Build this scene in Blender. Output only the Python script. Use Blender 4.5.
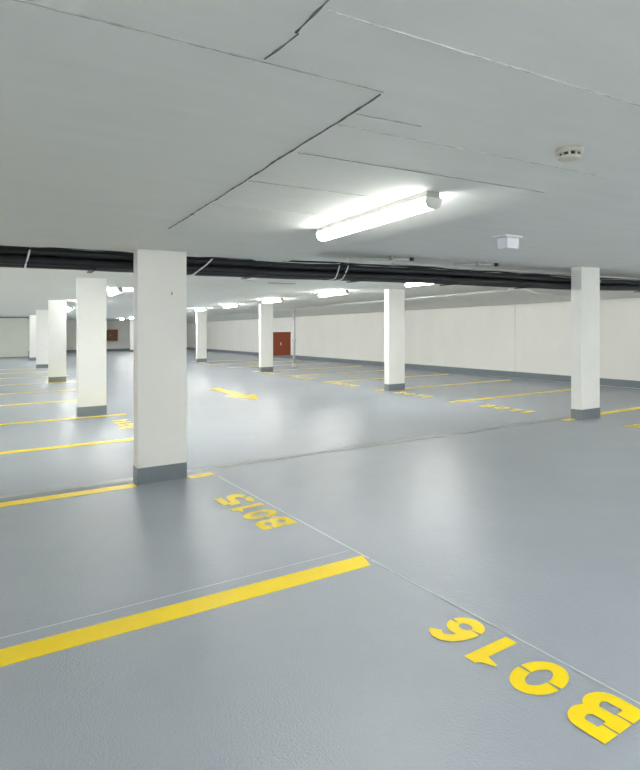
import bpy, bmesh, math, random
from mathutils import Vector
random.seed(7)
C = bpy.context.scene
for o in list(bpy.data.objects): bpy.data.objects.remove(o)
PI = math.pi

# ---------------------------------------------------------------- camera, world, exposure
YAW = 0.524
cam_d = bpy.data.cameras.new('camera'); cam = bpy.data.objects.new('camera', cam_d); C.collection.objects.link(cam)
cam.location = (0, 0, 1.583); cam.rotation_euler = (PI/2, 0, -YAW)
cam_d.sensor_fit = 'HORIZONTAL'; cam_d.sensor_width = 36; cam_d.lens = 543.8/640*36
cam_d.shift_y = -65/640; cam_d.clip_start = .05; cam_d.clip_end = 200
C.camera = cam
w = bpy.data.worlds.new('world'); C.world = w; w.use_nodes = True
w.node_tree.nodes['Background'].inputs[0].default_value = (.9, .95, 1, 1)
w.node_tree.nodes['Background'].inputs[1].default_value = .3
C.view_settings.view_transform = 'Standard'; C.view_settings.look = 'None'
C.view_settings.gamma = 1; C.view_settings.use_curve_mapping = False
C.view_settings.exposure = 1.30
LAMP = 45.0            # emission of the lamp diffusers
LAMP_NEAR = 14.0  # same kind of lamp, dimmed so its housing stays visible
LAMP_FILL = 33.0       # added lamps behind the camera, there to even out the light

# ---------------------------------------------------------------- geometry of the place
Y0 = 5.386             # front faces of the first columns
YJ = 5.60              # floor joint / end of the dropped slab
XD = 2.83              # right edge of the dropped slab
XL, XR, YB = -3.3, 12.95, -5.0
def FZ(y):             # the floor falls away from the camera
    if y > YJ - .05: return -.021*(y - Y0)
    return FZ(YJ) + .05*(YJ - .05 - max(y, .3))
def CZ(y): return 2.43 - .021*(y - Y0)        # main soffit
def DZ(y): return 2.268 - .022*(y - Y0)       # dropped slab soffit

# ---------------------------------------------------------------- materials
def mat(name, col, rough=.6, spec=.5, metal=0, var=0, vscale=1.5, bump=0, bscale=60, stretch=None, emit=None, rvar=0, bump2=None):
    m = bpy.data.materials.new(name); m.use_nodes = True
    nt = m.node_tree; N = nt.nodes; L = nt.links; b = N['Principled BSDF']
    b.inputs['Base Color'].default_value = (*col, 1); b.inputs['Roughness'].default_value = rough
    b.inputs['Specular IOR Level'].default_value = spec; b.inputs['Metallic'].default_value = metal
    g = N.new('ShaderNodeNewGeometry'); src = g.outputs['Position']
    if stretch:
        mp = N.new('ShaderNodeMapping'); mp.inputs['Scale'].default_value = stretch
        L.new(src, mp.inputs['Vector']); src2 = mp.outputs['Vector']
    else: src2 = src
    if var:
        n = N.new('ShaderNodeTexNoise'); n.inputs['Scale'].default_value = vscale; n.inputs['Detail'].default_value = 7
        n.inputs['Roughness'].default_value = .65
        L.new(src2, n.inputs['Vector'])
        r = N.new('ShaderNodeMapRange'); r.inputs[1].default_value = .3; r.inputs[2].default_value = .7
        r.inputs[3].default_value = 1 - var; r.inputs[4].default_value = 1 + var
        L.new(n.outputs['Fac'], r.inputs[0])
        mx = N.new('ShaderNodeVectorMath'); mx.operation = 'SCALE'; mx.inputs[0].default_value = col
        L.new(r.outputs[0], mx.inputs['Scale']); L.new(mx.outputs[0], b.inputs['Base Color'])
    if rvar:
        n = N.new('ShaderNodeTexNoise'); n.inputs['Scale'].default_value = 1.1; n.inputs['Detail'].default_value = 6
        L.new(src, n.inputs['Vector'])
        r = N.new('ShaderNodeMapRange'); r.inputs[1].default_value = .3; r.inputs[2].default_value = .7
        r.inputs[3].default_value = rough - rvar; r.inputs[4].default_value = rough + rvar
        L.new(n.outputs['Fac'], r.inputs[0]); L.new(r.outputs[0], b.inputs['Roughness'])
    if bump:
        n = N.new('ShaderNodeTexNoise'); n.inputs['Scale'].default_value = bscale; n.inputs['Detail'].default_value = 2
        L.new(src, n.inputs['Vector'])
        bp = N.new('ShaderNodeBump'); bp.inputs['Strength'].default_value = bump; bp.inputs['Distance'].default_value = .004
        L.new(n.outputs['Fac'], bp.inputs['Height']); L.new(bp.outputs[0], b.inputs['Normal'])
        if bump2:      # slow trowel waves under the fine grain
            n2 = N.new('ShaderNodeTexNoise'); n2.inputs['Scale'].default_value = bump2[1]; n2.inputs['Detail'].default_value = 4
            L.new(src, n2.inputs['Vector'])
            b2 = N.new('ShaderNodeBump'); b2.inputs['Strength'].default_value = bump2[0]; b2.inputs['Distance'].default_value = .02
            L.new(n2.outputs['Fac'], b2.inputs['Height']); L.new(b2.outputs[0], bp.inputs['Normal'])
    if emit:
        b.inputs['Emission Color'].default_value = (*emit[:3], 1); b.inputs['Emission Strength'].default_value = emit[3]
    return m
M = dict(
 floor=mat('grey_epoxy_floor', (.335, .369, .418), .235, .55, var=.035, vscale=.9, bump=.8, bscale=110, bump2=(.35, 2.2)),
 ceil=mat('painted_concrete_soffit', (.77, .785, .75), .8, .2, var=.03, vscale=1.3, bump=.25, bscale=14, stretch=(1, 5, 1)),
 wall=mat('white_wall_paint', (.89, .885, .845), .75, .2, var=.03, vscale=1.0, bump=.15, bscale=20, stretch=(1, 1, .4)),
 greywall=mat('grey_green_panel', (.74, .76, .68), .7, .3, var=.03),
 column=mat('column_paint', (.86, .865, .835), .6, .3, var=.02, vscale=2, bump=.12, bscale=30),
 plinth=mat('plinth_paint', (.185, .215, .245), .38, .5, var=.06, vscale=4),
 yellow=mat('yellow_road_paint', (.93, .69, .003), .38, .35, var=.03, vscale=5),
 white=mat('thin_white_line', (.47, .50, .51), .4, .4, var=.1, vscale=9),
 joint=mat('joint_sealant_gap_shade', (.19, .20, .185), .55, .3, var=.18, vscale=6),  # floor sealant; also colours the painted shade strip on the far-left wall
 seam=mat('seam_grime_dark', (.17, .18, .16), .9, .1, var=.3, vscale=20),  # darkest tone of the formwork seams
 faint=mat('seam_grime_faint', (.54, .56, .53), .9, .1, var=.3, vscale=20),
 grime=mat('seam_grime', (.36, .38, .35), .9, .1, var=.3, vscale=20),
 black=mat('black_pipe_insulation', (.012, .014, .018), .5, .4, var=.25, vscale=12, bump=.5, bscale=30),
 tie=mat('white_tie', (.7, .72, .72), .5, .4),
 housing=mat('lamp_housing', (.42, .43, .41), .5, .4),
 glow_near=mat('lit_diffuser_near', (.9, .9, .9), .4, .3, emit=(1, .995, .95, LAMP_NEAR)),
 glow_fill=mat('lit_diffuser_fill', (.9, .9, .9), .4, .3, emit=(1, .995, .95, LAMP_FILL)),
 joint_wide=mat('joint_band', (.29, .305, .29), .4, .4, var=.1, vscale=6),
 cap=mat('lamp_end_cap', (.62, .63, .60), .4, .5),
 glow=mat('lit_diffuser', (.9, .9, .9), .4, .3, emit=(1, .995, .95, LAMP)),
 plastic=mat('ivory_plastic', (.62, .60, .52), .45, .4),
 darkp=mat('dark_plastic', (.05, .05, .045), .5, .4),
 boxw=mat('white_box_plastic', (.74, .75, .80), .45, .4),
 red=mat('red_brown_enamel', (.25, .052, .02), .4, .4, var=.05, vscale=6),
 brown=mat('brown_enamel', (.16, .06, .028), .5, .4),
 steel=mat('galvanised_pipe', (.66, .68, .68), .35, .5, .3, var=.1, vscale=8),
)

# ---------------------------------------------------------------- helpers
def obj(name, verts, faces, m, parent=None, smooth=False, bevel=0):
    me = bpy.data.meshes.new(name); me.from_pydata([tuple(v) for v in verts], [], faces)
    bm = bmesh.new(); bm.from_mesh(me)
    bmesh.ops.recalc_face_normals(bm, faces=bm.faces)
    if bevel: bmesh.ops.bevel(bm, geom=[e for e in bm.edges if e.calc_face_angle(0) > .5], offset=bevel, segments=2, affect='EDGES', profile=.5)
    bm.to_mesh(me); bm.free()
    me.materials.append(m)
    for p in me.polygons: p.use_smooth = smooth
    o = bpy.data.objects.new(name, me); C.collection.objects.link(o)
    if parent: o.parent = parent; o.location = -parent_loc(parent) 
    return o
def parent_loc(p):
    v = Vector((0, 0, 0))
    while p: v = v + p.location; p = p.parent
    return v
def root(name, loc):
    o = bpy.data.objects.new(name, None); C.collection.objects.link(o); o.location = loc; o.empty_display_size = .1; return o
def tag(o, label, cat, group=None, kind=None):
    if label: o['label'] = label
    if cat: o['category'] = cat
    if group: o['group'] = group
    if kind: o['kind'] = kind
    return o
class MB:
    def __init__(s): s.v = []; s.f = []
    def add(s, v, f):
        n = len(s.v); s.v += [tuple(x) for x in v]; s.f += [[i + n for i in q] for q in f]; return s
    def box(s, x0, x1, y0, y1, z0, z1, zf=None):
        P = []
        for z in (z0, z1):
            for x, y in ((x0, y0), (x1, y0), (x1, y1), (x0, y1)):
                P.append((x, y, (z(y) if callable(z) else z)))
        return s.add(P, [(0, 3, 2, 1), (4, 5, 6, 7), (0, 1, 5, 4), (1, 2, 6, 5), (2, 3, 7, 6), (3, 0, 4, 7)])
    def tube(s, pts, r, n=12, cap=True):
        pts = [Vector(p) for p in pts]; V = []; F = []
        for i, p in enumerate(pts):
            a = pts[max(i - 1, 0)]; b = pts[min(i + 1, len(pts) - 1)]; d = (b - a).normalized()
            up = Vector((0, 0, 1)) if abs(d.z) < .9 else Vector((1, 0, 0))
            u = d.cross(up).normalized(); v = d.cross(u)
            rr = r[i] if isinstance(r, (list, tuple)) else r
            V += [p + rr*(math.cos(2*PI*k/n)*u + math.sin(2*PI*k/n)*v) for k in range(n)]
        for i in range(len(pts) - 1):
            for k in range(n): F.append((i*n + k, i*n + (k + 1) % n, (i + 1)*n + (k + 1) % n, (i + 1)*n + k))
        if cap: F.append(tuple(range(n - 1, -1, -1))); F.append(tuple(range((len(pts) - 1)*n, len(pts)*n)))
        return s.add(V, F)
    def lathe(s, c, prof, n=32):
        V = []; F = []
        for r, z in prof: V += [(c[0] + r*math.cos(2*PI*k/n), c[1] + r*math.sin(2*PI*k/n), c[2] + z) for k in range(n)]
        for i in range(len(prof) - 1):
            for k in range(n): F.append((i*n + k, i*n + (k + 1) % n, (i + 1)*n + (k + 1) % n, (i + 1)*n + k))
        F.append(tuple(range(n))); F.append(tuple(range((len(prof) - 1)*n, len(prof)*n)))
        return s.add(V, F)
    def make(s, name, m, parent=None, smooth=False, bevel=0): return obj(name, s.v, s.f, m, parent, smooth, bevel)

# ---------------------------------------------------------------- the setting
def profile(name, x0, x1, ys, zf, thick, m):
    V = []; F = []; n = len(ys)
    for x in (x0, x1):
        for y in ys: V.append((x, y, zf(y)))
        for y in ys: V.append((x, y, zf(y) + thick))
    for i in range(n - 1):
        F += [(i, i+1, 2*n+i+1, 2*n+i), (n+i, n+i+1, 3*n+i+1, 3*n+i), (i, i+1, n+i+1, n+i), (2*n+i, 2*n+i+1, 3*n+i+1, 3*n+i)]
    F += [(0, n, 3*n, 2*n), (n-1, 2*n-1, 4*n-1, 3*n-1)]
    return obj(name, V, F, m)
floor = tag(profile('floor', XL - .2, XR + .2, [YB - .2, .3, YJ - .05, YJ, 45.3], FZ, -.25, M['floor']), None, None, kind='structure')
ceiling = tag(profile('ceiling', XL - .2, XR + .2, [YB - .2, 45.3], CZ, .3, M['ceil']), None, None, kind='structure')
# dropped slab over the nearest bays
drop = MB().box(XL - .1, XD, YB - .1, YJ + .05, DZ, lambda y: CZ(y) + .02).make('ceiling_dropped_slab', M['ceil'])
tag(drop, None, None, kind='structure')
WB = -1.2
def wall(name, x0, x1, y0, y1, m='wall'):
    o = MB().box(x0, x1, y0, y1, lambda y: FZ(y) - .1, lambda y: CZ(y) + .1).make(name, M[m]); tag(o, None, None, kind='structure'); return o
wall('wall_right', XR, XR + .2, YB - .2, 45.2)
wall('wall_left', XL - .2, XL, YB - .2, 45.2)
wall('wall_rear', XL, XR, YB - .2, YB)
wall('wall_far', XL, XR, 44.4, 44.6)
wall('wall_far_left', XL, 1.18, 37.0, 37.2, 'greywall')
# side return of that far wall
wall('wall_return', .98, 1.18, 37.2, 44.4, 'greywall')
# haunch where the soffit comes down to the right wall
V = []
for y in (6.2, 44.4): V += [(11.3, y, CZ(y) + .02), (11.3, y, CZ(y) - .005), (12.5, y, CZ(y) - .27), (XR, y, CZ(y) - .27), (XR, y, CZ(y) + .02)]
tag(obj('ceiling_haunch', V, [(0, 1, 2, 3, 4), (5, 6, 7, 8, 9), (0, 1, 6, 5), (1, 2, 7, 6), (2, 3, 8, 7), (3, 4, 9, 8), (4, 0, 5, 9)], M['ceil']), None, None, kind='structure')
def skirting(name, x0, x1, y0, y1, h=.155):
    o = MB().box(x0, x1, y0, y1, lambda y: FZ(y) - .02, lambda y: FZ(y) + h).make(name, M['plinth']); tag(o, None, None, kind='structure')
skirting('baseboard_right', XR - .012, XR, YB, 44.4)
skirting('baseboard_far', 1.18, XR - .012, 44.388, 44.4, .17)
skirting('baseboard_far_left', XL, 1.18, 36.988, 37.0, .06)
skirting('baseboard_left', XL, XL + .012, YB, 36.9)
skirting('baseboard_rear', XL, XR, YB, YB + .012)
# dark strip standing in for the shadow line on top of the grey far-left wall
t = MB().box(XL, 1.18, 36.93, 37.0, lambda y: CZ(y) - .07, lambda y: CZ(y) + .01).make('shadow_line_strip', M['joint']); tag(t, None, None, kind='structure')
# vertical wall joint on the right wall
t = MB().box(XR - .004, XR, 10.95, 10.965, lambda y: FZ(y) + .155, lambda y: CZ(y) - .30).make('trim_2', M['faint']); tag(t, None, None, kind='structure')

# formwork seams left on the soffit: ragged ridges, broken here and there
def seam(name, p, q, width, m, gaps=.12, zf=DZ, z=.004):
    p = Vector(p); q = Vector(q); n = max(6, int((q - p).length/.035)); d = (q - p).normalized(); s = Vector((-d.y, d.x))
    V = []; F = []; prev = None; off = 0
    for i in range(n + 1):
        c = p.lerp(q, i/n); off = off*.85 + random.uniform(-1, 1)*width*.22
        wd = width*(.3 + .7*random.random()**2)*(.35 if random.random() < gaps*1.5 else 1); a = c + s*(off + wd/2); b_ = c + s*(off - wd/2)
        V += [(a.x, a.y, zf(a.y) - z), (b_.x, b_.y, zf(b_.y) - z), (a.x, a.y, zf(a.y) + .002), (b_.x, b_.y, zf(b_.y) + .002)]
        if i:
            j = 4*i; k = j - 4
            F += [(k, k+1, j+1, j), (k, j, j+2, k+2), (k+1, j+1, j+3, k+3)]
    o = obj(name, V, F, m); tag(o, None, None, kind='structure'); o.parent = drop
seam('formwork_seam', (1.104, 1.50), (1.104, 3.2), .011, M['seam'], .02)
seam('formwork_seam', (1.104, 3.2), (1.104, 4.25), .012, M['seam'], .25)
seam('formwork_seam', (-.6, 1.50), (1.104, 1.485), .006, M['grime'], .3)
seam('formwork_seam', (.66, 1.47), (.685, 1.3), .006, M['seam'], .1)
seam('formwork_seam', (.675, 1.3), (.69, .7), .008, M['seam'], .2)
seam('formwork_seam', (1.14, 2.17), (2.76, 2.12), .006, M['grime'], .3)
seam('formwork_seam', (1.12, 1.68), (1.42, 1.66), .006, M['grime'], .3)
seam('formwork_seam', (.70, 1.17), (2.83, 1.10), .004, M['faint'], .2)
seam('formwork_seam', (1.12, 1.80), (2.80, 1.75), .003, M['faint'], .4)
seam('formwork_seam', (1.12, 2.7), (2.0, 2.68), .004, M['faint'], .3)
seam('formwork_seam', (1.12, 3.3), (2.0, 3.28), .003, M['faint'], .4)

# ---------------------------------------------------------------- columns
def column(x, y, label, dent=False):
    w_, d_ = .477, .185
    r = root('column', (x + w_/2, y + d_/2, FZ(y + d_/2)))
    tag(r, label, 'column', 'white concrete columns')
    top = (DZ(y) if x < XD and y < YJ else CZ(y)) + .01
    MB().box(x, x + w_, y, y + d_, lambda yy: FZ(yy) - .01, top).make('shaft', M['column'], r, bevel=.004)
    e = .003
    p = MB()
    p.box(x - e, x + w_ + e, y - e, y + d_ + e, lambda yy: FZ(yy) - .01, lambda yy: FZ(yy) + .155)
    p.make('plinth', M['plinth'], r)
    if dent:
        MB().box(x + .325, x + .333, y - .002, y + .01, 1.83, 1.86).make('screw_hole', M['darkp'], r)
LX, RX = 1.092, 7.898
ys = [Y0, Y0 + 5.0, Y0 + 12.5, Y0 + 20, Y0 + 27.5]
ll = ['nearest and largest white column, yellow stripe running into its dark grey foot',
      'second white column of the left row, just left of the nearest one',
      'third white column of the left row, right of the two slim far ones',
      'slim white column, fourth of the left row, against the far grey wall',
      'slimmest white column, last of the left row beside the grey panel wall']
for i, y in enumerate(ys): column(LX, y, ll[i], i == 0)
rl = ['white column at the right side of the picture, standing before the right wall',
      'white column right of centre, behind the second bay from the black pipes',
      'white column with the red cabinet beside it',
      'small white column between the nearest column and the red cabinet',
      None]
for i, y in enumerate([Y0, Y0 + 5.0, Y0 + 12.5, Y0 + 20]): column(RX, y, rl[i])
column(RX + .05, Y0 + 36.4, 'tiny far white column peeping out just left of the nearest column')

# ---------------------------------------------------------------- floor markings
def slab_quad(pts, name, m, z=.0022, parent=None, ny=1):
    # a painted film following the floor: pts = 4 corners (x,y)
    V = [(x, y, FZ(y) + z) for x, y in pts] + [(x, y, FZ(y) - .001) for x, y in pts]
    return obj(name, V, [(0, 1, 2, 3), (0, 1, 5, 4), (1, 2, 6, 5), (2, 3, 7, 6), (3, 0, 4, 7)], m, parent)
def film(name, rects, m, z=.0022):
    V = []; F = []
    for (x0, x1, y0, y1) in rects:
        ny = [y0] + [q for q in (YJ - .05, YJ) if y0 < q < y1] + [y1]
        for a, b_ in zip(ny[:-1], ny[1:]):
            n = len(V)
            V += [(x0, a, FZ(a) + z), (x1, a, FZ(a) + z), (x1, b_, FZ(b_) + z), (x0, b_, FZ(b_) + z)]
            F.append((n, n+1, n+2, n+3))
    return obj(name, V, F, m)
def lstripe(y, label, x1=1.86, rects=None, wd=.15):
    o = film('bay_stripe', rects or [(XL, x1, y - wd/2, y + wd/2)], M['yellow']); tag(o, label, 'floor marking', 'yellow bay stripes on the left')
o = slab_quad([(XL, 2.625), (1.853, 2.615), (1.90, 2.765), (XL, 2.775)], 'bay_stripe', M['yellow'])
tag(o, 'long bright yellow bay stripe crossing the near left floor between the two numbers', 'floor marking', 'yellow bay stripes on the left')
lstripe(5.38, 'yellow bay stripe interrupted by the foot of the nearest column', rects=[(XL, LX - .02, 5.30, 5.455), (LX + .5, 1.84, 5.32, 5.44)])
for y, s in ((7.72, 'first yellow bay stripe beyond the nearest column'), (10.15, 'yellow bay stripe reaching the foot of the second left column'),
             (12.8, 'thin yellow bay stripe next beyond the second left column'), (15.2, 'thin yellow bay stripe second beyond the second left column'),
             (17.75, 'faint yellow bay stripe at the foot of the third left column'), (20.4, 'faint yellow bay stripe one bay beyond the third left column'),
             (22.9, 'faint yellow bay stripe two bays beyond the third left column'), (25.4, 'faint yellow bay stripe at the fourth left column')):
    lstripe(y, s)
def rstripe(y, label, rects=None):
    o = film('bay_stripe', rects or [(7.66, XR - .6, y - .075, y + .075)], M['yellow']); tag(o, label, 'floor marking', 'yellow bay stripes on the right')
rstripe(5.6, 'yellow bay stripe running from the right column to the right wall', [(7.64, RX - .02, 5.44, 5.58), (RX + .5, XR - .6, 5.53, 5.68)])
for y, s in ((8.1, 'yellow bay stripe between the right column and the column right of centre'), (10.6, 'yellow bay stripe emerging behind the column right of centre'),
             (13.1, 'yellow bay stripe one bay left of the column right of centre'), (15.6, 'yellow bay stripe two bays left of the column right of centre'),
             (18.05, 'faint yellow bay stripe at the foot of the column by the red cabinet'), (20.6, 'faint yellow bay stripe one bay beyond the red cabinet'),
             (23.1, 'faint yellow bay stripe two bays beyond the red cabinet'), (25.6, 'faint yellow bay stripe at the small far column')):
    rstripe(y, s)
# thin pale lines
def thin(p, q, wd, label):
    p = Vector(p); q = Vector(q); d = (q - p).normalized(); s = Vector((-d.y, d.x))*wd/2
    V = []; F = []; n = 12
    for i in range(n + 1):
        c = p.lerp(q, i/n); a = c + s; b_ = c - s
        V += [(a.x, a.y, FZ(a.y) + .0018), (b_.x, b_.y, FZ(b_.y) + .0018)]
        if i: F.append((2*i-2, 2*i-1, 2*i+1, 2*i))
    o = obj('guide_line', V, F, M['white']); tag(o, label, 'floor marking')
thin((1.963, .7), (1.905, 2.68), .011, 'thin white line along the bay fronts beside the large number')
thin((1.905, 2.70), (1.848, 5.25), .011, 'thin white line along the bay fronts beside the smaller, farther number')
thin((XL, 2.885), (1.87, 2.875), .006, 'hair-thin pale line running just behind the long near yellow stripe')

# floor joint where the two floor falls meet
def joint():
    r = root('floor_joint', (3.0, YJ, FZ(YJ))); tag(r, 'joint band crossing the floor behind the nearest column', 'floor joint')
    for nm, m, x0, x1, hw, cy, z in (('joint_band', 'joint_wide', XL, 8.6, .045, YJ + .05, .0012), ('sealant_line', 'joint', XL, 1.05, .022, YJ - .085, .0016), ('sealant_line', 'joint_wide', 1.6, 8.2, .014, YJ + .01, .0018)):
        V = []; F = []; n = 160
        for i in range(n + 1):
            x = x0 + (x1 - x0)*i/n; wd = hw*(1 + .25*math.sin(x*1.7) + random.uniform(-.12, .12)); c = cy + .006*math.sin(x*3.1)
            for y in (c - wd, c + wd): V.append((x, y, FZ(y) + z))
            if i: F.append((2*i-2, 2*i, 2*i+1, 2*i-1))
        obj(nm, V, F, M[m], r)
joint()

# stencilled bay numbers
def ribbon(pts, t):
    V = []; F = []; n = len(pts)
    for i, p in enumerate(pts):
        a = Vector(pts[max(i-1, 0)]); b_ = Vector(pts[min(i+1, n-1)]); d = (b_ - a).normalized(); s = Vector((-d.y, d.x))*t/2; p = Vector(p)
        V += [p + s, p - s]
        if i: F.append((2*i-2, 2*i-1, 2*i+1, 2*i))
    return V, F
def arc(cx, cy, rx, ry, a0, a1, n=14): return [(cx + rx*math.cos(math.radians(a0 + (a1-a0)*i/n)), cy + ry*math.sin(math.radians(a0 + (a1-a0)*i/n))) for i in range(n+1)]
T = .225
GL = {
 'B': (.70, [([(.11, 0), (.11, .345)], T), ([(.11, .375), (.11, .675)], T), ([(.11, .705), (.11, 1)], T),
             ([(.2, .105), (.40, .105)] + arc(.42, .305, .17, .20, -80, 78, 12) + [(.38, .5), (.2, .5)], T*.95),
             ([(.2, .895), (.38, .895)] + arc(.39, .70, .16, .195, 80, -70, 12) + [(.36, .5), (.2, .5)], T*.95)]),
 '0': (.74, [(arc(.37, .5, .26, .39, 3, 177, 22), T), (arc(.37, .5, .26, .39, 183, 357, 22), T)]),
 '1': (.46, [([(.34, 0), (.34, 1)], T), 'P', [(.25, 1), (.18, .90), (.0, .82), (.0, .77), (.25, .70)]]),
 '6': (.70, [(arc(.36, .31, .235, .21, -176, -4, 16), T*.95), (arc(.36, .31, .235, .21, 4, 150, 14), T*.95),
             ([(.125, .33), (.13, .45), (.16, .62), (.23, .77), (.34, .87), (.47, .89), (.58, .83), (.61, .78)], T)]),
 '5': (.70, [([(.16, .9), (.62, .9)], T), ([(.19, .84), (.165, .52)], T*.9), ([(.15, .56)] + arc(.34, .36, .25, .24, 110, -68, 16), T), (arc(.34, .34, .26, .24, -80, -150, 6), T)]),
 '4': (.70, [([(.50, 0), (.50, .9)], T), ([(.42, .95), (.08, .32)], T*.8), ([(.03, .28), (.68, .28)], T*.85)]),
}
def bay_number(chars, starts, height, ustep, O, U, Vd, label, group=None):
    """chars painted on the floor; O origin, U reading direction, Vd up direction (xy)"""
    O = Vector(O); U = Vector(U).normalized(); Vd = Vector(Vd).normalized()
    r = root('bay_number', (O.x, O.y, FZ(O.y))); tag(r, label, 'floor marking', group)
    for ch, (u0, u1) in zip(chars, starts):
        gw, strokes = GL[ch]; VV = []; FF = []
        poly = [q for q in strokes if isinstance(q, list)]
        for si, st in enumerate([q for q in strokes if isinstance(q, tuple)] + poly):
            if isinstance(st, list): v = [Vector(q) for q in st]; f = [list(range(len(v)))]
            else: v, f = ribbon(*st)
            n = len(VV); FF += [[i+n for i in q] for q in f]
            for p in v:
                xy = O + U*(u0 + (u1-u0)*p.x/gw) + Vd*height*p.y
                VV.append((xy.x, xy.y, FZ(xy.y) + .0024 + .0003*si))
        obj('letter' if ch == 'B' else 'digit', VV, FF, M['yellow'], r)
bay_number('B016', [(0, .175), (.245, .425), (.475, .60), (.665, .84)], .258, 1, (1.921, 1.062), (-.035, 1), (-1, -.035), 'large yellow painted number B 016 on the near right floor')
bay_number('B015', [(0, .21), (.25, .44), (.49, .62), (.66, 1.0)], .275, 1, (1.850, 3.53), (-.03, 1), (-1, -.03), 'smaller yellow painted number B 015 beyond the long stripe')
bay_number('B014', [(0, .2), (.27, .45), (.5, .65), (.7, .92)], .27, 1, (1.78, 8.65), (0, 1), (-1, 0), 'yellow painted number between the nearest and the second left column')
for i, (y, s) in enumerate(((4.62, 'yellow bay number cut by the right picture edge'), (7.42, 'yellow bay number just left of the right column'),
      (10.05, 'yellow bay number at the foot of the column right of centre'), (12.85, 'yellow bay number left of the column right of centre'),
      (15.3, 'yellow bay number on the floor in front of the vertical pipe'), (17.7, 'faint yellow bay number before the column with the red cabinet'), (24.9, 'faint yellow bay number by the small far column'))):
    bay_number('B011', [(0, .24), (.32, .56), (.62, .82), (.88, 1.08)], .30, 1, (7.74, y), (0, -1), (1, 0), s, 'bay numbers on the right')
# arrow on the lane
A = [(4.66, 10.65), (5.0, 11.7), (4.76, 11.6), (4.74, 13.45), (4.48, 13.45), (4.50, 11.6), (4.26, 11.7)]
o = obj('lane_arrow', [(x, y, FZ(y) + .002) for x, y in A], [(0, 1, 2, 5, 6), (2, 3, 4, 5)], M['yellow'])
tag(o, 'yellow lane arrow on the driving lane left of centre', 'floor marking')

# ---------------------------------------------------------------- lamps
def lamp(x, yc, zf, label, L_=1.27, g='glow'):
    z = zf(yc); r = root('ceiling_light', (x, yc, z)); tag(r, label, 'ceiling light', 'fluorescent ceiling lights')
    y0, y1 = yc - L_/2, yc + L_/2
    MB().box(x - .05, x + .05, y0 - .012, y1 + .012, lambda y: zf(y) - .036, lambda y: zf(y) + .001).make('housing', M['housing'], r, bevel=.004)
    prof = [(-.052, -.036), (-.055, -.055), (-.045, -.082), (-.028, -.096), (0, -.1), (.028, -.096), (.045, -.082), (.055, -.055), (.052, -.036)]
    V = []; n = len(prof)
    for y in (y0, y1): V += [(x + a, y, zf(y) + b_) for a, b_ in prof]
    F = [(i, i+1, n+i+1, n+i) for i in range(n-1)] + [(0, n-1, 2*n-1, n)] + [tuple(range(n)), tuple(range(n, 2*n))]
    obj('diffuser', V, F, M[g], r)
    for ye, s in ((y0, -1), (y1, 1)):
        V = []
        for y in (ye, ye + s*.018): V += [(x + a*1.06, y, zf(y) + b_*1.03) for a, b_ in prof]
        F = [(i, i+1, n+i+1, n+i) for i in range(n-1)] + [(0, n-1, 2*n-1, n)] + [tuple(range(n)), tuple(range(n, 2*n))]
        obj('end_cap', V, F, M['cap'], r)
    for k in range(4):
        y = y0 + L_*(k + .5)/4
        for s in (-1, 1): MB().box(x + s*.054 - .004, x + s*.054 + .004, y - .012, y + .012, z - .062 - .022*(y-yc), z - .028 - .022*(y-yc)).make('clip', M['cap'], r)
lamp(2.16, 3.06, DZ, 'large lit ceiling light nearest to the viewer', g='glow_near')
lamp(2.15, -.75, DZ, 'added ceiling light just behind the viewer over the bay fronts', g='glow_fill')  # this and the next three are added fill lamps, out of view
lamp(2.15, -3.6, DZ, 'added ceiling light farthest behind the viewer over the bay fronts', g='glow_fill')
lamp(-1.2, -.9, DZ, 'added ceiling light behind the viewer over the left bays, nearer one', g='glow_fill')
lamp(-1.2, -3.3, DZ, 'added ceiling light behind the viewer over the left bays, farther one', g='glow_fill')
for y, s in ((8.0, 'lit ceiling light behind the nearest column'), (13.0, 'lit ceiling light seen between the two nearest left columns'),
             (18, 'lit ceiling light hidden by the second left column'), (23, 'lit ceiling light seen between the second and third left columns'),
             (28, 'lit ceiling light hidden by the third left column')):
    lamp(2.15, y, CZ, s)
for y, s in ((8.5, 'first added ceiling light over the left bays, beyond the picture edge'), (13.5, 'second added ceiling light over the left bays, beyond the picture edge'),
             (19, 'third added ceiling light over the left bays, beyond the picture edge'), (26, 'fourth added ceiling light over the left bays, beyond the picture edge')):
    lamp(-1.9, y, CZ, s)  # added lamps, never in view, brightening the left side
nth = ['nearest to the black pipes', 'second from the black pipes', 'third, above the column by the red cabinet', 'fourth from the black pipes', 'fifth, above the small far column']
for i in range(10):
    y = 8.08 + 3.55*i
    lamp(7.1, y, CZ, 'lit ceiling light of the right row, ' + nth[i] if i < 5 else 'far lit ceiling light, %s beyond the small far column' % ['first', 'second', 'third', 'fourth', 'fifth', 'sixth'][i-5])
for x, y, s in ((7.1, 1.3, 'added ceiling light outside the picture on the right, over the lane edge'), (7.1, -.9, 'added ceiling light behind the viewer over the right lane edge, nearer one'),
                (7.1, -3.2, 'added ceiling light behind the viewer over the right lane edge, farther one'), (11.0, 1.3, 'added ceiling light outside the picture by the right wall, nearer one'),
                (11.0, -1.6, 'added ceiling light outside the picture by the right wall, farther one')):
    lamp(x, y, CZ, s)  # added out-of-view lamps that brighten the right columns and wall
lamp(2.15, 33, CZ, 'added far ceiling light before the grey panel wall, hidden by a column'); lamp(-1.9, 32.5, CZ, 'last added ceiling light over the left bays, beyond the picture edge')  # both added, unseen, to brighten the grey far-left wall

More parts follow.
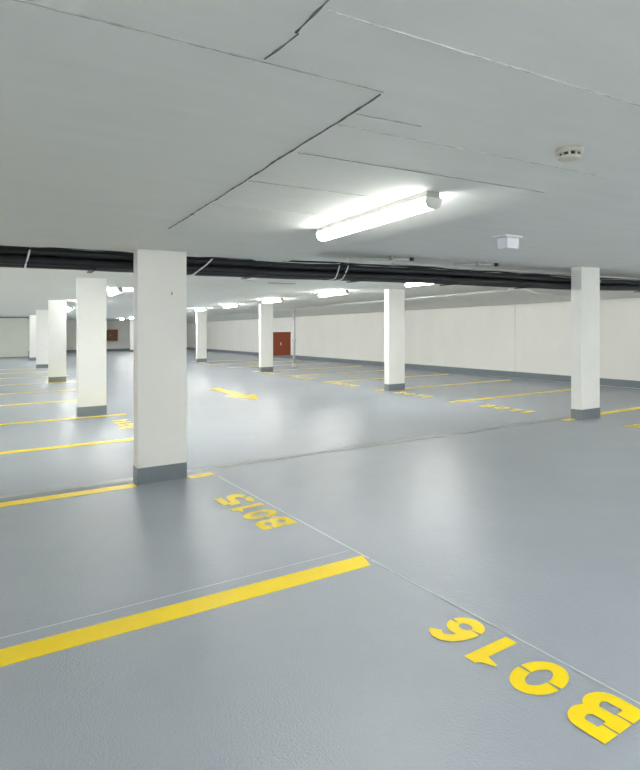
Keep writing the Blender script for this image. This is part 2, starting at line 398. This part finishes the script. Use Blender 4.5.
# ---------------------------------------------------------------- black pipes below the soffit
def rnd_path(y, z, x0, x1, amp, step=.35, seed=0, wave=None):
    rg = random.Random(seed); n = int((x1 - x0)/step); P = []; a = b_ = 0
    for i in range(n + 1):
        x = x0 + (x1 - x0)*i/n; a = a*.7 + rg.uniform(-1, 1)*amp; b_ = b_*.7 + rg.uniform(-1, 1)*amp
        dz = wave(x) if wave else 0
        P.append((x, y + a, z + b_ + dz))
    return P
rise = lambda x: .016 + .022*max(0, min(1, (x - 3)/2)) + .03*max(0, min(1, (x - 8.5)/2))
pp = [(5.80, 2.12, .043, 'front lower'), (5.80, 2.214, .042, 'front upper'), (5.90, 2.115, .044, 'middle lower'), (5.90, 2.211, .044, 'middle upper'),
      (6.01, 2.115, .044, 'rear lower'), (6.01, 2.212, .044, 'rear upper')]
for i, (y, z, r_, s) in enumerate(pp):
    o = MB().tube(rnd_path(y, z, XL + .01, XR - .01, .004, seed=i, wave=rise), r_, 14).make('insulated_pipe', M['black'], smooth=True)
    tag(o, 'black insulated pipe in the bundle under the ceiling, %s one' % s, 'pipe', 'black pipes under the ceiling')
def slack(x):
    if x < 2.4: return .035*math.sin(x*2.1)**2 - .02
    return -.03 + .02*math.sin(x*1.9) + rise(x)*1.5
o = MB().tube(rnd_path(5.74, 2.262, XL + .02, 7.6, .003, .2, 11, slack), .010, 8).make('cable', M['black'], smooth=True)
tag(o, 'thin slack black cable snaking along the top of the pipe bundle', 'cable')
o = MB().tube(rnd_path(5.93, 2.29, 2.9, XR - .02, .003, .25, 12, lambda x: rise(x)*.9 + .006*math.sin(x*4)), .011, 8).make('cable', M['black'], smooth=True)
tag(o, 'thin black cable above the pipe bundle on the right side', 'cable')
o = MB().tube(rnd_path(5.86, 2.345, 4.5, XR - .02, .002, .4, 13), .012, 8).make('conduit', M['steel'], smooth=True)
tag(o, 'pale metal conduit above the black pipes near the right column', 'conduit')
# straps
def strap(x, dx, label):
    P = [(x + dx, 5.75, 2.262), (x + dx*.6, 5.749, 2.215), (x + dx*.1, 5.752, 2.165), (x - dx*.5, 5.749, 2.12), (x - dx, 5.765, 2.078), (x - dx, 5.84, 2.064), (x - dx, 6.0, 2.063), (x, 6.068, 2.12), (x + dx, 6.066, 2.22), (x + dx, 6.0, 2.268), (x + dx, 5.85, 2.268), (x + dx, 5.75, 2.262)]
    o = MB().tube([(a, b_, c + rise(x)) for a, b_, c in P], .0085, 8).make('cable_tie', M['tie']); tag(o, label, 'cable tie', 'white ties round the black pipes')
strap(.18, .02, 'white tie round the black pipes at the far left')
strap(1.88, .10, 'slanting white tie round the black pipes right of the nearest column')
strap(3.58, .03, 'left-hand white tie of the pair near the centre'); strap(3.70, .04, 'right-hand white tie of the pair near the centre')
# hangers holding the bundle
for i, x in enumerate((-2.2, .75, 2.45, 3.95, 5.6, 7.2, 8.75, 10.6)):
    zt = CZ(5.9) + .005
    r = root('pipe_hanger', (x, 5.905, zt)); tag(r, ['metal pipe hanger far left outside the picture', 'metal pipe hanger left of the nearest column', 'metal pipe hanger right of the nearest column', 'metal pipe hanger near the centre',
        'metal pipe hanger above the column right of centre', 'metal pipe hanger left of the right column', 'metal pipe hanger right of the right column', 'metal pipe hanger at the right picture edge'][i], 'hanger', 'pipe hangers')
    MB().tube([(x, 6.085, zt), (x, 6.085, 2.06 + rise(x))], .006, 8).make('rod', M['steel'], r)
    MB().box(x - .02, x + .02, 5.75, 6.10, 2.054 + rise(x), 2.068 + rise(x)).make('channel', M['black'], r)
# grey junction fitting on the bundle next to the right column
r = root('pipe_fitting', (8.62, 5.74, 2.15)); tag(r, 'grey bent pipe fitting hanging under the pipes right of the right column', 'fitting')
MB().tube([(8.5, 5.70, 2.11), (8.62, 5.70, 2.10), (8.74, 5.70, 2.14), (8.82, 5.71, 2.22), (8.9, 5.72, 2.26)], .022, 12).make('elbow', M['housing'], r, True)
MB().tube([(8.47, 5.70, 2.112), (8.52, 5.70, 2.108)], .03, 12).make('collar', M['steel'], r, True)

# ---------------------------------------------------------------- sprinkler pipe run
r = root('water_pipe', (9.96, 19.3, FZ(19.3))); tag(r, 'galvanised vertical pipe beside the red cabinet, turning along the ceiling to the right', 'pipe')
zt = CZ(19.3) - .10
MB().tube([(9.96, 19.3, FZ(19.3) + .02), (9.96, 19.3, zt - .05)], .05, 14).make('riser', M['steel'], r, True)
MB().tube([(9.96, 19.3, zt - .08), (9.96, 19.28, zt - .02), (9.96, 19.2, zt)], .06, 14).make('elbow', M['steel'], r, True)
MB().lathe((9.96, 19.3, FZ(19.3)), [(.12, -.003), (.12, .03), (.07, .04), (.07, .16)], 20).make('foot', M['steel'], r, True)
MB().lathe((9.96, 19.3, .78), [(.07, -.05), (.07, .05)], 18).make('coupling', M['steel'], r, True)
run = lambda y: CZ(y) - .095
MB().tube([(9.96, 19.2, run(19.2)), (9.96, 8.3, run(8.3))], .03, 12).make('run', M['steel'], r, True)
for y in (17.5, 15.2, 12.9, 10.6, 8.6): MB().tube([(9.96, y - .05, run(y - .05)), (9.96, y + .05, run(y + .05))], .045, 12).make('coupling', M['steel'], r, True)
MB().tube([(9.96, 8.3, run(8.3)), (9.98, 8.2, run(8.3) - .005), (10.06, 8.12, run(8.3) - .05), (10.12, 8.0, run(8.3) - .11), (10.2, 7.95, run(8.3) - .12)], .03, 12).make('elbow', M['steel'], r, True)
MB().tube([(10.2, 7.95, run(8.3) - .12), (11.3, 7.95, run(8.3) - .12)], .022, 12).make('branch', M['tie'], r, True)

# ---------------------------------------------------------------- cabinets
def cabinet(x0, x1, y, z0, z1, m, name_label, d=.2, handle=True):
    r = root('hydrant_cabinet', ((x0+x1)/2, y, z0)); tag(r, name_label, 'cabinet')
    MB().box(x0, x1, y, y + d, z0, z1).make('body', M[m], r, bevel=.006)
    dr = MB().box(x0 + .03, x1 - .03, y - .014, y, z0 + .03, z1 - .03).make('door', M[m], r, bevel=.004)
    if handle:
        h = MB().box(x0 + (x1-x0)*.40, x0 + (x1-x0)*.43, y - .045, y - .014, (z0+z1)/2 - .05, (z0+z1)/2 + .05).make('handle', M['tie'], None, bevel=.003)
        h.parent = dr; h.matrix_parent_inverse.identity(); h.location = -(r.location + dr.location)
cabinet(RX + .482, RX+.482+.72, 17.9, .29, 1.14, 'red', 'red-brown hydrant cabinet beside the column and the vertical pipe')
cabinet(6.55, 7.5, 44.19, -.02, .84, 'brown', 'small brown cabinet on the far wall left of the nearest column', .2)

# ---------------------------------------------------------------- ceiling devices
z = DZ(1.56)
r = root('smoke_detector', (2.2, 1.56, z)); tag(r, 'round ivory smoke detector on the ceiling at upper right', 'smoke detector')
MB().lathe((2.2, 1.56, z), [(.058, .002), (.060, -.006), (.060, -.014), (.052, -.020)]).make('base', M['plastic'], r, True)
MB().lathe((2.2, 1.56, z), [(.043, -.018), (.043, -.034)]).make('vent_ring', M['darkp'], r, True)
for k in range(10):
    a = 2*PI*k/10
    MB().box(2.2 + .046*math.cos(a) - .004, 2.2 + .046*math.cos(a) + .004, 1.56 + .046*math.sin(a) - .004, 1.56 + .046*math.sin(a) + .004, z - .036, z - .018).make('fin', M['plastic'], r)
MB().lathe((2.2, 1.56, z), [(.050, -.034), (.049, -.040), (.038, -.047), (.015, -.05)]).make('cover', M['plastic'], r, True)
bx, by = 4.55, 3.95; z = CZ(by)
r = root('ceiling_sensor', (bx, by, z)); tag(r, 'small white box-shaped detector on the ceiling above the lane', 'sensor')
MB().box(bx - .13, bx + .13, by - .09, by + .09, z - .022, z + .004).make('mounting_plate', M['boxw'], r, bevel=.005)
MB().add([(bx - .085, by - .07, z - .022), (bx + .10, by - .07, z - .022), (bx + .10, by + .07, z - .022), (bx - .085, by + .07, z - .022),
          (bx - .078, by - .066, z - .135), (bx + .093, by - .066, z - .135), (bx + .093, by + .06, z - .135), (bx - .078, by + .06, z - .135)],
         [(0, 3, 2, 1), (4, 5, 6, 7), (0, 1, 5, 4), (1, 2, 6, 5), (2, 3, 7, 6), (3, 0, 4, 7)]).make('housing', M['boxw'], r, bevel=.006)
for x0, x1, y, s in ((4.55, 5.15, 9.95, 'slim dark slot strip on the ceiling behind the pipes'), (3.9, 4.15, 9.6, 'short faint strip on the ceiling left of the slim dark one')):
    o = MB().box(x0, x1, y - .03, y + .03, CZ(y) - .018, CZ(y) + .002).make('ceiling_strip', M['housing']); tag(o, s, 'strip')

# short conduit stubs clamped to the soffit just in front of the pipes
for x, y1, s in ((4.66, 6.0, 'short metal conduit stub on the ceiling above the pipes near the centre'), (6.2, 5.95, 'short metal conduit stub on the ceiling above the pipes left of the right column')):
    y0 = y1 - .35; z = CZ(y0) - .034
    r = root('conduit_stub', (x, y0, CZ(y0))); tag(r, s, 'conduit')
    MB().tube([(x - .55, y0 + .30, z), (x - .2, y0 + .12, z), (x, y0, z)], .014, 10).make('tube', M['steel'], r, True)
    MB().tube([(x - .015, y0 + .01, z), (x + .03, y0 - .02, z)], .024, 12).make('end_plug', M['darkp'], r, True)
    MB().box(x - .26, x - .22, y0 + .08, y0 + .18, z - .018, CZ(y0) + .002).make('clamp', M['housing'], r)
